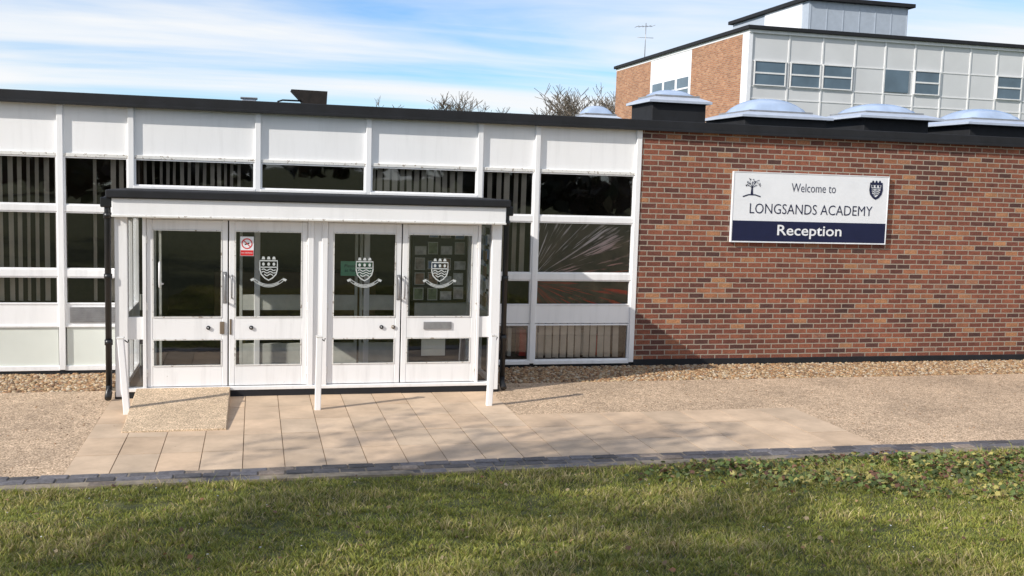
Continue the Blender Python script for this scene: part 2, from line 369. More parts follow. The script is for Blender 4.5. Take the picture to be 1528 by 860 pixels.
def mural():
    m,nt,b,o=newmat('light_trail_print')
    g=N(nt,'ShaderNodeNewGeometry'); mp=N(nt,'ShaderNodeMapping'); mp.inputs['Location'].default_value=(-3.70,0,-1.20); nt.links.new(g.outputs['Position'],mp.inputs[0])
    sp=N(nt,'ShaderNodeSeparateXYZ'); nt.links.new(mp.outputs[0],sp.inputs[0])
    at=N(nt,'ShaderNodeMath',operation='ARCTAN2'); nt.links.new(sp.outputs[2],at.inputs[0]); nt.links.new(sp.outputs[0],at.inputs[1])
    ln=N(nt,'ShaderNodeVectorMath',operation='LENGTH'); cx=N(nt,'ShaderNodeCombineXYZ'); nt.links.new(sp.outputs[0],cx.inputs[0]); nt.links.new(sp.outputs[2],cx.inputs[1]); nt.links.new(cx.outputs[0],ln.inputs[0])
    cc=N(nt,'ShaderNodeCombineXYZ'); ma=N(nt,'ShaderNodeMath',operation='MULTIPLY'); ma.inputs[1].default_value=22; nt.links.new(at.outputs[0],ma.inputs[0])
    mb=N(nt,'ShaderNodeMath',operation='MULTIPLY'); mb.inputs[1].default_value=1.3; nt.links.new(ln.outputs['Value'],mb.inputs[0])
    nt.links.new(ma.outputs[0],cc.inputs[0]); nt.links.new(mb.outputs[0],cc.inputs[1])
    n=noise(nt,cc.outputs[0],1.0,3,0.6); n2=noise(nt,coords(nt),3.2,4)
    st=ramp(nt,n,[(0.55,0.0),(0.61,0.8),(0.65,1.0)])
    bgc=ramp(nt,n2,[(0.35,(0.04,0.028,0.027)),(0.6,(0.13,0.09,0.07)),(0.75,(0.26,0.17,0.11))])
    up=ramp(nt,at.outputs[0],[(0.0,(0.70,0.05,0.03)),(0.12,(0.70,0.08,0.04)),(0.2,(0.9,0.5,0.5)),(0.6,(0.92,0.82,0.88))])
    c=mixc(nt,st,bgc,up); nt.links.new(c,b.inputs['Base Color']); b.inputs['Roughness'].default_value=0.4
    return m
box('window_photo_print',3.80,5.17,0.045,0.05,0.88,2.0,mural(),B,0)
# ------------------------------------------------------------------ PORCH
Pp=empty('entrance_porch'); yf=-1.60
box('porch_roof_felt',-1.56,2.95,-1.82,-0.055,2.245,2.335,M['black'],Pp,0.012)
box('porch_fascia',-1.50,2.90,-1.78,-0.06,2.045,2.247,M['panel'],Pp,0.006)
box('porch_fascia_bead',-1.505,2.905,-1.79,-1.775,2.04,2.062,M['sill'],Pp,0.003)
box('porch_floor',-1.5,2.9,-1.66,-0.05,-0.03,0.085,M['black'],Pp,0.006)
box('porch_door_mat',-1.3,2.7,-1.5,-0.15,0.085,0.10,M['floor'],Pp,0.004)
box('porch_threshold',-1.38,2.78,-1.665,-1.55,0.082,0.122,M['white'],Pp,0.004)
for nm,a,b_ in (('post_a',-1.49,-1.355),('post_b',2.765,2.885)):
    box(nm,a,b_,-1.67,-1.53,0.03,2.044,M['white'],Pp,0.006)
boxes('centre_post',[(0.60,0.665,-1.66,-1.53,0.10,2.044),(0.665,0.76,-1.635,-1.55,0.10,2.044),(0.76,0.825,-1.66,-1.53,0.10,2.044)],M['white'],Pp,0.005)
boxes('door_frames',[(-1.20,-1.163,-1.65,-1.54,0.12,2.043),(2.603,2.635,-1.65,-1.54,0.12,2.043),(-1.163,0.60,-1.655,-1.54,2.022,2.043),(0.825,2.603,-1.655,-1.54,2.022,2.043)],M['white'],Pp,0.003)
GV=[]
def door(nm,x0,x1,yo=0):
    g0,g1=x0+0.062,x1-0.062
    y0,y1=yf-0.03+yo,yf+0.02+yo
    L=[(x0,g0,y0,y1,0.13,2.018),(g1,x1,y0,y1,0.13,2.018),(g0,g1,y0+.002,y1-.002,1.905,2.017),(g0,g1,y0+.002,y1-.002,0.67,0.915),(g0,g1,y0+.002,y1-.002,0.131,0.36)]
    o=boxes(nm,L,M['white'],Pp,0.005)
    bd=0.012
    L=[]
    for z0,z1 in ((0.36,0.67),(0.915,1.905)):
        L+=[(g0,g0+bd,y0-0.004,y0+0.01,z0,z1),(g1-bd,g1,y0-0.004,y0+0.01,z0,z1),(g0+bd,g1-bd,y0-0.005,y0+0.01,z0,z0+bd),(g0+bd,g1-bd,y0-0.005,y0+0.01,z1-bd,z1)]
        GV.append((g0,g1,z0,z1,yf+yo))
    boxes(nm+'_beads',L,M['sill'],Pp)
door('door_leaf_1',-1.160,-0.29); door('door_leaf_2',-0.275,0.597); door('door_leaf_3',0.828,1.682); door('door_leaf_4',1.697,2.600)
GV.append((-1.355,-1.20,0.12,0.67,yf)); GV.append((-1.355,-1.20,0.92,2.04,yf)); GV.append((2.635,2.765,0.12,0.67,yf)); GV.append((2.635,2.765,0.92,2.04,yf))
boxes('sidelight_rails',[(-1.357,-1.199,-1.63,-1.56,0.67,0.92),(2.634,2.767,-1.63,-1.56,0.67,0.92)],M['white'],Pp,0.003)
V=[];F=[]
for (a,b_,z0,z1,y) in GV:
    k=len(V); V+=[(a,y,z0),(b_,y,z0),(b_,y,z1),(a,y,z1)]; F.append((k,k+1,k+2,k+3))
for X_ in (-1.43,2.83):
    for z0,z1 in ((0.12,0.67),(0.92,2.04)):
        k=len(V); V+=[(X_,-1.53,z0),(X_,-0.06,z0),(X_,-0.06,z1),(X_,-1.53,z1)]; F.append((k,k+1,k+2,k+3))
mesh_obj('porch_glazing',V,F,M['doorglass'],Pp)
L=[]
for X_ in (-1.43,2.83):
    L+=[(X_-0.03,X_+0.03,-1.53,-0.06,0.67,0.92),(X_-0.03,X_+0.03,-1.53,-0.06,0.087,0.14),(X_-0.03,X_+0.03,-1.53,-0.06,1.98,2.044),(X_-0.035,X_+0.035,-0.80,-0.74,0.09,2.04),(X_-0.035,X_+0.035,-0.13,-0.06,0.09,2.04)]
boxes('porch_side_frames',L,M['white'],Pp,0.003)
L=[];inner=[(-1.45,-1.20),(-1.17,-0.22),(-0.18,1.33),(1.36,2.03)]
for a,b_ in inner:
    q=0.035
    L+=[(a,a+q,-0.03,0.03,0.09,2.05),(b_-q,b_,-0.03,0.03,0.09,2.05),(a+q,b_-q,-0.028,0.028,1.99,2.05)]
    if a>-0.5 or a<-1.3: L+=[(a+q,b_-q,-0.028,0.028,0.80,1.00),(a+q,b_-q,-0.028,0.028,0.09,0.36)]
L+=[(-1.49,2.92,-0.04,0.04,2.05,2.29),(2.10,2.92,-0.03,0.03,0.7,0.9)]
boxes('inner_door_screen',L,simple('inner_cream_paint',(0.55,0.56,0.52),0.5),Pp,0.003)
box('photo_display_board',2.05,2.80,-0.075,-0.045,0.92,2.0,simple('display_black',(0.012,0.012,0.013),0.6),Pp,0.003)
pc=[simple('photo_%d'%i,c,0.35,0.5,14) for i,c in enumerate([(0.40,0.35,0.32),(0.16,0.24,0.42),(0.45,0.43,0.44),(0.22,0.28,0.18),(0.35,0.22,0.16),(0.6,0.6,0.6)])]
k=0
for r in range(5):
    for c in range(4):
        x0=2.08+c*0.178+random.uniform(-.008,.008); z0=0.95+r*0.205+random.uniform(-.012,.012)
        if r==4 and c==0: continue
        w_,h_=(0.13,0.16) if random.random()>0.4 else (0.15,0.11)
        box('display_mount_%d'%k,x0-0.002,x0+w_+0.002,-0.082,-0.0745,z0-0.002,z0+h_+0.002,M['paper'],Pp,0)
        box('display_photo_%d'%k,x0+0.008,x0+w_-0.008,-0.088,-0.0815,z0+0.008,z0+h_-0.008,random.choice(pc),Pp,0);k+=1
k=0
for r in range(5):
    for c in range(3):
        y0=-1.3+c*0.24
        box('side_photo_%d'%k,2.775,2.79,y0,y0+0.16,1.0+r*0.19,1.12+r*0.19,random.choice(pc),Pp,0);k+=1
def crest(nm,cx_,cz_,s,y,mat,parent,ribbon=True,t=0.07):
    sh=[(-.5,.5),(.5,.5),(.5,0),(.42,-.3),(.22,-.52),(0,-.65),(-.22,-.52),(-.42,-.3),(-.5,0)]
    L=[strip([(cx_+a*s,cz_+b_*s) for a,b_ in sh],t*s,y,True)]
    L.append(strip([(cx_-.5*s,cz_+.12*s),(cx_+.5*s,cz_+.12*s)],.06*s,y))
    for dx in (-.3,0,.3):
        L.append(poly([(cx_+(dx+.08*math.cos(q))*s,cz_+(.30+.10*math.sin(q))*s) for q in np.linspace(0,2*math.pi,9)[:-1]],y))
        L.append(poly([(cx_+(dx-.1)*s,cz_+.58*s),(cx_+(dx+.1)*s,cz_+.58*s),(cx_+(dx+.06)*s,cz_+.74*s),(cx_+(dx-.06)*s,cz_+.74*s)],y))
    for zz in (-.03,-.18,-.33):
        ww=.40 if zz>-.3 else .26
        L.append(strip([(cx_+q*s,cz_+(zz+.05*math.sin(q*16))*s) for q in np.linspace(-ww,ww,12)],.055*s,y))
    if ribbon:
        for off in (0,-.15):
            L.append(strip([(cx_+q*s,cz_+(-.90+off+.5*q*q)*s) for q in np.linspace(-.85,.85,11)],.035*s,y))
        L.append(strip([(cx_+q*s,cz_+(-.975+.5*q*q)*s) for q in np.linspace(-.6,.6,9)],.05*s,y-0.0004))
        for sg in (-1,1): L.append(poly([(cx_+sg*.82*s,cz_-.50*s),(cx_+sg*1.05*s,cz_-.60*s),(cx_+sg*.98*s,cz_-.72*s),(cx_+sg*.80*s,cz_-.64*s)][::sg],y))
    V,F=join(L); return mesh_obj(nm,V,F,mat,parent)
for i,(a,b_) in enumerate(((-0.275,0.597),(0.828,1.682),(1.697,2.600))):
    crest('door_crest_%d'%i,(a+b_)/2+0.0,1.47,0.195,yf-0.004,M['etch'],Pp)
nx0,nz0=-0.155,1.62
box('no_smoking_notice',nx0,nx0+0.15,yf-0.012,yf-0.008,nz0,nz0+0.22,M['signwhite'],Pp,0)
box('no_smoking_band',nx0+0.005,nx0+0.145,yf-0.0145,yf-0.0115,nz0+0.005,nz0+0.065,M['red'],Pp,0)
V,F=join([strip([(nx0+0.075+0.055*math.cos(q),nz0+0.14+0.055*math.sin(q)) for q in np.linspace(0,2*math.pi,25)[:-1]],0.012,yf-0.0135,True),strip([(nx0+0.04,nz0+0.175),(nx0+0.11,nz0+0.105)],0.010,yf-0.0140)])
mesh_obj('no_smoking_ring',V,F,M['red'],Pp)
V,F=strip([(nx0+0.05,nz0+0.13),(nx0+0.10,nz0+0.145)],0.014,yf-0.0131); mesh_obj('no_smoking_cigarette',V,F,M['black'],Pp)
text('no_smoking_text','NO SMOKING',nx0+0.075,nz0+0.035,0.12,yf-0.016,M['signwhite'],Pp)
box('green_notice',0.98,1.34,yf+0.014,yf+0.018,1.40,1.57,M['green'],Pp,0)
text('green_notice_text','Please sign in\nat Reception',1.16,1.485,0.27,yf+0.011,M['navy'],Pp)
box('paper_notice',1.95,2.24,yf+0.03,yf+0.034,0.44,0.70,M['paper'],Pp,0)
box('letter_plate',1.96,2.30,yf-0.042,yf-0.030,0.77,0.86,M['grey'],Pp,0.003)
for i,(x,m) in enumerate(((-0.50,'black'),(-0.03,'black'),(1.46,'black'),(1.60,'brass'))):
    tube('lock_%d'%i,[(x,yf-0.045,0.80),(x,yf-0.028,0.80)],0.023,M[m],Pp,12); tube('lock_core_%d'%i,[(x,yf-0.05,0.80),(x,yf-0.045,0.80)],0.010,M['grey'],Pp,10)
box('lock_case_1',-0.375,-0.325,yf-0.045,yf-0.030,0.73,0.87,M['brass'],Pp,0.004)
box('lock_case_2',-0.27,-0.245,yf-0.04,yf-0.030,0.72,0.90,M['brass'],Pp,0.004)
def pull(nm,x,z0,z1,mat,r=0.011):
    tube(nm,[(x,yf-0.03,z0),(x,yf-0.075,z0+0.01),(x,yf-0.085,z0+0.04),(x,yf-0.085,z1-0.04),(x,yf-0.075,z1-0.01),(x,yf-0.03,z1)],r,mat,Pp,8)
pull('pull_handle_1',-1.02,1.26,1.54,M['white']); tube('pull_handle_1_rail',[(-1.02,yf-0.08,1.30),(-0.98,yf-0.06,1.30)],0.008,M['white'],Pp,6)
pull('pull_handle_2',-0.318,1.10,1.42,M['grey'],0.014); pull('pull_handle_3',-0.245,1.14,1.40,M['grey'],0.010)
pull('pull_handle_4',1.655,1.14,1.40,M['grey'],0.014); pull('pull_handle_5',1.722,1.14,1.40,M['grey'],0.010)
boxes('push_plates',[(-0.345,-0.295,yf-0.036,yf-0.030,1.08,1.44),(1.632,1.678,yf-0.036,yf-0.030,1.12,1.42)],M['grey'],Pp,0.002)
boxes('door_hinges',[(x-0.012,x+0.012,yf-0.045,yf-0.028,z,z+0.09) for x in (-1.162,0.600,0.826,2.602) for z in (0.25,1.0,1.75)],M['sill'],Pp,0.003)
def drain(nm,x,y):
    e=empty(nm)
    tube('pipe',[(x,y,0.12),(x,y,2.10),(x+0.0,y-0.0,2.26)],0.034,M['blackpipe'],e,12)
    tube('shoe',[(x,y,0.16),(x,y-0.02,0.09),(x,y-0.10,0.04)],0.037,M['blackpipe'],e,12)
    for i,z in enumerate((0.62,1.35,2.02)): tube('collar_%d'%i,[(x,y,z),(x,y,z+0.06)],0.043,M['blackpipe'],e,12)
    boxes('hopper',[(x-0.07,x+0.07,y-0.05,y+0.06,2.14,2.25)],M['blackpipe'],e,0.01)
drain('drainpipe',-1.555,-1.68); drain('drainpipe',2.965,-1.55)
rx0,rx1=-1.27,-0.26
V=[(rx0+0.03,-3.27,0.0),(rx1,-3.27,0.0),(rx1,-1.67,0.0),(rx0,-1.67,0.0),(rx0+0.03,-3.27,0.022),(rx1,-3.27,0.028),(rx1,-1.67,0.125),(rx0,-1.67,0.125)]
o=mesh_obj('wheelchair_ramp',V,BF,M['rampm']); b=o.modifiers.new('b','BEVEL'); b.width=0.006
for x,lean in ((-1.28,-0.06),(0.68,0.01),(2.60,0.03)):
    e=empty('door_hook_post')
    a=box('post',x-0.032,x+0.032,-2.475,-2.405,-0.02,0.81,M['white'],e,0.006)
    for v in a.data.vertices:
        if v.co.z>0.5: v.co.x+=lean
    tube('hook',[(x+lean*0.95,-2.40,0.76),(x+lean+0.03,-2.36,0.775),(x+lean+0.06,-2.35,0.75),(x+lean+0.07,-2.35,0.78)],0.008,M['blackpipe'],e,6)
    boxes('post_cap',[(x+lean-0.036,x+lean+0.036,-2.479,-2.401,0.806,0.822)],M['sill'],e,0.003)
# ------------------------------------------------------------------ SIGN
Sg=empty('reception_sign'); sx0,sx1,sz0,sz1=6.66,9.18,1.80,2.80; ysn=-0.085
box('backing',sx0,sx1,ysn,-0.04,sz0,sz1,M['signwhite'],Sg,0.003)
box('navy_band',sx0+0.012,sx1-0.012,ysn-0.003,ysn+0.01,sz0+0.012,2.105,M['navy'],Sg,0)
boxes('frame_edge',[(sx0-0.006,sx1+0.006,ysn-0.006,-0.04,sz1-0.002,sz1+0.008),(sx0-0.006,sx1+0.006,ysn-0.006,-0.04,sz0-0.008,sz0+0.002),(sx0-0.007,sx0+0.003,ysn-0.005,-0.04,sz0,sz1),(sx1-0.003,sx1+0.007,ysn-0.005,-0.04,sz0,sz1)],M['signwhite'],Sg)
text('line_welcome','Welcome to',sx0+1.28,2.60,0.72,ysn-0.004,M['navy'],Sg,-0.008,0.125)
text('line_school','LONGSANDS ACADEMY',sx0+1.27,2.285,2.0,ysn-0.004,M['navy'],Sg,-0.006,0.145)
text('line_reception','Reception',sx0+1.25,1.955,1.05,ysn-0.007,M['signwhite'],Sg,0.012,0.20)
crest('sign_crest',sx1-0.21,2.60,0.19,ysn-0.005,M['navy'],Sg,False,0.2)
L=[]
tx,tz=sx0+0.29,2.50
L.append(poly([(tx-0.02,tz-0.02),(tx+0.02,tz-0.02),(tx+0.010,tz+0.10),(tx-0.010,tz+0.10)],ysn-0.004))
L.append(strip([(tx-0.14,tz-0.05),(tx-0.05,tz-0.02),(tx+0.05,tz-0.02),(tx+0.14,tz-0.045)],0.016,ysn-0.0045))
for an in (30,60,90,120,150):
    q=math.radians(an); L.append(strip([(tx,tz+0.08),(tx+0.09*math.cos(q),tz+0.08+0.09*math.sin(q))],0.008,ysn-0.0047))
for i in range(44):
    q=math.radians(random.uniform(5,175)); rr=random.uniform(0.05,0.14); px_,pz_=tx+rr*math.cos(q),tz+0.09+rr*math.sin(q); s_=random.uniform(0.007,0.014); an=random.random()*3
    L.append(poly([(px_+s_*math.cos(an+j*math.pi/2)*(1 if j%2 else 0.5),pz_+s_*math.sin(an+j*math.pi/2)*(1 if j%2 else 0.5)) for j in range(4)],ysn-0.0049))
V,F=join(L); mesh_obj('tree_logo',V,F,M['navy'],Sg)
# ------------------------------------------------------------------ ROOF OBJECTS
M['dome']=simple('skylight_dome_plastic',(0.36,0.45,0.60),0.12,0.15,3); M['flange']=simple('skylight_flange',(0.46,0.51,0.60),0.3,0.08)
def skylight(x0,x1,y0,zr,ztop,inset=0.10):
    e=empty('roof_skylight'); w_=x1-x0; y1=y0+w_
    box('upstand',x0+inset*w_,x1-inset*w_,y0+inset*w_,y1-inset*w_,3.40,zr,M['black'],e,0.01)
    V=[(x0,y0,zr-0.03),(x1,y0,zr-0.03),(x1,y1,zr-0.03),(x0,y1,zr-0.03)]; q=0.16*w_
    V+=[(x0,y0,zr+0.01),(x1,y0,zr+0.01),(x1,y1,zr+0.01),(x0,y1,zr+0.01),(x0+q,y0+q,zr+0.09),(x1-q,y0+q,zr+0.09),(x1-q,y1-q,zr+0.09),(x0+q,y1-q,zr+0.09)]
    F=[(0,3,2,1),(0,1,5,4),(1,2,6,5),(2,3,7,6),(3,0,4,7),(4,5,9,8),(5,6,10,9),(6,7,11,10),(7,4,8,11),(8,9,10,11)]
    mesh_obj('flange',V,F,M['flange'],e)
    r_=0.02
    boxes('dome_rim',[(x0+q-r_,x1-q+r_,y0+q-r_,y0+q+r_,zr+0.085,zr+0.115),(x0+q-r_,x1-q+r_,y1-q-r_,y1-q+r_,zr+0.085,zr+0.115),(x0+q-r_+0.002,x0+q+r_,y0+q+r_,y1-q-r_,zr+0.085,zr+0.113),(x1-q-r_,x1-q+r_-0.002,y0+q+r_,y1-q-r_,zr+0.085,zr+0.113)],M['grey'],e)
    n=12;V=[];F=[]; cxm=(x0+x1)/2; cym=(y0+y1)/2; hw=w_/2-q-0.01
    for i in range(n+1):
        for j in range(n+1):
            u,v=i/n*2-1,j/n*2-1; V.append((cxm+u*hw,cym+v*hw,zr+0.085+(ztop-zr-0.085)*(1-abs(u)**2.6)**.6*(1-abs(v)**2.6)**.6))
    for i in range(n):
        for j in range(n): a=i*(n+1)+j; F.append((a,a+n+1,a+n+2,a+1))
    mesh_obj('dome',V,F,M['dome'],e,True)
skylight(6.54,7.70,3,4.04,4.27,0.07); skylight(8.28,10.07,3,3.87,4.24,0.05+0.0)
skylight(10.68,12.43,3.1,3.97,4.27,0.11); skylight(12.80,14.6,2.9,3.93,4.26,0.08)
skylight(6.15,7.05,5.6,3.86,4.14); skylight(13.5,14.5,5.0,3.92,4.12)
e=empty('roof_vent_cowl')
V=[(0.66,3,3.42),(1.10,3,3.42),(1.10,3.45,3.42),(0.66,3.45,3.42),(0.76,3,3.69),(1.10,3,3.69),(1.10,3.45,3.69),(0.76,3.45,3.69),(0.55,2.98,3.905),(1.11,2.98,3.90),(1.11,3.47,3.90),(0.55,3.47,3.905)]
mesh_obj('hood',V,[(0,3,2,1),(0,1,5,4),(1,2,6,5),(2,3,7,6),(3,0,4,7),(4,5,9,8),(5,6,10,9),(6,7,11,10),(7,4,8,11),(8,9,10,11)],simple('rusty_black_steel',(0.022,0.016,0.013),0.5,0.5,8),e)
tube('stay',[(0.35,3.05,3.71),(0.42,3.05,3.735),(0.78,3.1,3.74)],0.014,M['black'],e,6); tube('stay_leg',[(0.35,3.05,3.42),(0.35,3.05,3.72)],0.014,M['black'],e,6)
e=empty('roof_junction_box'); box('cabinet',-0.20,0.02,3,3.2,3.42,3.73,M['flange'],e,0.01); box('lid',-0.22,0.04,2.98,3.22,3.73,3.75,M['grey'],e,0.005)
# ------------------------------------------------------------------ CLASSROOM BLOCK
O=empty('classroom_block'); X0,Y0=17.85,21.9; XE=45
M['clad']=simple('grey_cladding',(0.60,0.61,0.62),0.6,0.05,0.8); M['rib']=simple('cladding_rib',(0.73,0.73,0.73),0.5,0.06)
M['farwin']=simple('far_window_glass',(0.10,0.145,0.185),0.12,0.2,1); M['farwhite']=simple('far_white_panel',(0.80,0.81,0.84),0.5,0.05)
M['plant']=simple('plantroom_cladding',(0.40,0.45,0.52),0.5,0.06)
box('core_walls',X0+0.05,XE,Y0+0.05,36.4,-0.04,8.55,M['clad'],O,0)
box('roof_edge',X0-0.15,XE+0.1,Y0-0.15,36.5,8.57,8.71,M['black'],O,0.01)
box('white_soffit_band',X0-0.04,XE,Y0-0.04,36.42,8.45,8.568,M['rib'],O,0)
cols_=[17.95,19.5,20.92,22.31,23.62,24.93,26.16,27.44,28.68,29.92]
while cols_[-1]<44: cols_.append(cols_[-1]+1.26)
boxes('vertical_ribs',[(x-0.03,x+0.03,Y0+0.02,Y0+0.06,0,8.46) for x in cols_],M['rib'],O)
rib=[]
for z in (7.44,6.50,6.05,4.65,3.6,2.0): rib.append((X0,XE,Y0+0.03,Y0+0.06,z-0.02,z+0.02))
boxes('horizontal_ribs',rib,M['rib'],O)
ww=[(18.12,19.36,1),(19.62,20.82,1),(20.98,22.18,1),(23.66,24.70,0),(24.98,26.05,1),(28.74,29.84,1),(31.3,32.4,1),(33.8,35,0)]
fr=[];gl=[]
for a,b_,t in ww:
    for zb in (6.57,3.65):
        gl.append((a,b_,Y0-0.0,Y0+0.06,zb,zb+0.85))
        if t:
            fr+=[(a,b_,Y0-0.025,Y0+0.02,zb+0.40,zb+0.46)]
            fr+=[(a-0.04,b_+0.04,Y0-0.03,Y0+0.02,zb-0.04,zb),(a-0.04,b_+0.04,Y0-0.03,Y0+0.02,zb+0.85,zb+0.89),(a-0.04,a,Y0-0.028,Y0+0.02,zb,zb+0.85),(b_,b_+0.04,Y0-0.028,Y0+0.02,zb,zb+0.85)]
boxes('window_glass',gl,M['farwin'],O); boxes('window_frames_far',fr,M['rib'],O)
box('brick_panel_near',X0-0.03,X0+0.06,22.42,27.08,-0.04,8.449,M['brickfar'],O,0)
box('brick_panel_far',X0-0.03,X0+0.06,31.7,36.38,-0.04,8.449,M['brickfar'],O,0)
box('corner_trim',X0-0.035,X0+0.12,Y0-0.005,22.419,-0.04,8.448,M['farwhite'],O,0)
box('stair_white_panel',X0-0.02,X0+0.07,27.081,31.699,-0.04,8.447,M['farwhite'],O,0)
fr=[];gl=[]
for zb in (6.45,3.4):
    for a,b_ in ((27.35,28.55),(28.8,30.0),(30.25,31.4)):
        gl.append((X0-0.03,X0,a,b_,zb,zb+0.9)); fr.append((X0-0.05,X0-0.015,a,b_,zb+0.40,zb+0.47))
boxes('stair_windows',gl,M['farwin'],O); boxes('stair_window_bars',fr,M['farwhite'],O)
box('plantroom_walls',21.92,26.5,24.9,31.8,8.5,10.40,M['plant'],O,0)
box('plantroom_white_side',21.88,21.92,25.4,28.6,8.7,10.39,M['farwhite'],O,0)
boxes('plantroom_ribs',[(x-0.02,x+0.02,24.885,24.9,8.7,10.39) for x in np.arange(22.0,26.6,0.75)],M['plant'],O)
box('plantroom_roof',21.75,26.75,24.7,32.0,10.405,10.56,M['black'],O,0.01)
A=empty('tv_antenna'); ax,ay=17.4+0.6,33.0
tube('mast',[(ax,ay,8.6),(ax,ay,10.4)],0.018,M['grey'],A,6)
tube('boom',[(ax-0.5,ay,10.2),(ax+0.4,ay+0.2,10.3)],0.012,M['grey'],A,5)
for i in range(5): tube('element_%d'%i,[(ax-0.45+i*0.2,ay-0.3,10.2+i*0.02),(ax-0.45+i*0.2,ay+0.3,10.2+i*0.02)],0.010,M['grey'],A,4)
tube('boom_low',[(ax-0.4,ay,9.7),(ax+0.4,ay,9.72)],0.012,M['grey'],A,5)
# ------------------------------------------------------------------ TREES
def tree_mesh(height,seed,levels=5,spread=0.5,r0=0.16,upright=0.6,minr=0.006,tips=None):
    rd=random.Random(seed); V=[];F=[]
    def seg(p,q,ra,rb,n):
        t=(q-p).normalized(); s=t.cross(Vector((0.3,0.5,0.81))).normalized() if abs(t.z)<0.95 else t.cross(Vector((1,0,0))).normalized(); u=t.cross(s); k=len(V)
        for c,r in ((p,ra),(q,rb)):
            for i in range(n):
                a=2*math.pi*i/n; V.append(c+s*math.cos(a)*r+u*math.sin(a)*r)
        for i in range(n): F.append((k+i,k+(i+1)%n,k+n+(i+1)%n,k+n+i))
    def grow(p,d,L,r,lv):
        n=3; dd=d.copy(); rr=r
        for i in range(n):
            dd=(dd+Vector((rd.uniform(-1,1),rd.uniform(-1,1),rd.uniform(-0.3,0.8)))*0.16).normalized()
            q=p+dd*L/n; r2=max(minr,rr*0.82); seg(p,q,rr,r2,6 if lv<2 else (4 if lv<4 else 3)); p=q; rr=r2
            if tips is not None and lv>=levels-2: tips.append(p.copy())
            if lv>0 and lv<levels and rd.random()<0.6:
                side=Vector((rd.uniform(-1,1),rd.uniform(-1,1),rd.uniform(-0.1,0.7))).normalized()
                grow(p,(dd*0.45+side*0.8).normalized(),L*rd.uniform(0.45,0.65),max(minr,rr*0.5),lv+1)
        if lv<levels:
            for j in range(3 if lv<2 else 2+(rd.random()<0.4)):
                side=Vector((rd.uniform(-1,1),rd.uniform(-1,1),rd.uniform(0,0.4))).normalized()
                grow(p,(dd*upright+side*spread+Vector((0,0,0.12))).normalized(),L*rd.uniform(0.62,0.82),max(minr,rr*0.68),lv+1)
    grow(Vector((0,0,0)),Vector((0,0,1)),height*0.30,r0,0)
    return V,F
tv=[tree_mesh(9,s,levels=5,spread=0.75,r0=0.20,upright=0.6,minr=0.014) for s in (3,4,5,6)]
# normalise the variants to 1 m so each tree gets a known height
for i,(v,f) in enumerate(tv):
    h=max(q.z for q in v); tv[i]=([q/h for q in v],f)
L=[]
# (x, y, height)
for i,(x,y,s) in enumerate([(10.6,64,9.1),(14.4,64,9.3),(16.0,68,9.4),(18.4,66,9.9),(25.8,62,10.9),(24.3,61,10.2),(27.6,64,11.2),(3,75,8),(-6,80,8),(-14,78,8)]):
    v,f=tv[i%4]; a=i*1.3; ca,sa=math.cos(a),math.sin(a)
    L.append(([Vector((q.x*ca-q.y*sa,q.x*sa+q.y*ca,q.z))*s+Vector((x,y,-0.05)) for q in v],f))
V,F=join(L); mesh_obj('distant_bare_trees',V,F,M['bark'])
def leafcards(nm,c0,s,C,flat=None,parent=None):
    n=len(c0); nr=rng.normal(size=(n,3)); nr/=np.linalg.norm(nr,axis=1)[:,None]
    t1=np.cross(nr,rng.normal(size=(n,3))); t1/=np.linalg.norm(t1,axis=1)[:,None]; t2=np.cross(nr,t1)
    V=np.stack([c0+t1*s[:,None],c0+t2*s[:,None]*0.7,c0-t1*s[:,None],c0-t2*s[:,None]*0.7],1).reshape(-1,3)
    return fast_mesh(nm,V,np.arange(4*n).reshape(-1,4),M['leaf'],np.repeat(C,4,0),parent)
for (tx_,ty_,h_,sd_,nl) in ((-8.2,-12.0,9.0,11,5500),(-11.0,-15.5,11,12,6000)):
    e=empty('garden_tree'); tips=[]
    V,F=tree_mesh(h_,sd_,levels=5,spread=0.7,r0=0.22,upright=0.65,minr=0.008,tips=tips); off=Vector((tx_,ty_,0.5))
    mesh_obj('trunk_and_limbs',[v+off for v in V],F,M['bark'],e)
    T=np.array([(t+off)[:] for t in tips]); T=T[rng.integers(0,len(T),nl)]+rng.normal(0,0.10,(nl,3))
    leafcards('foliage',T,rng.uniform(0.03,0.07,len(T)),np.stack([rng.uniform(.04,.08,len(T)),rng.uniform(.06,.11,len(T)),rng.uniform(.02,.035,len(T))],1),parent=e)
n=9000; cxp=rng.uniform(-90,90,n); top=6+2.2*np.sin(cxp*0.23)+1.3*np.sin(cxp*0.71+1)
cz=rng.uniform(0.2,1,n)**0.8*top+0.3; cyp=-52+rng.normal(0,2.0,n)
leafcards('tree_belt',np.stack([cxp,cyp,cz],1),rng.uniform(0.3,0.8,n),np.stack([rng.uniform(.04,.07,n),rng.uniform(.042,.07,n),rng.uniform(.028,.045,n)],1))
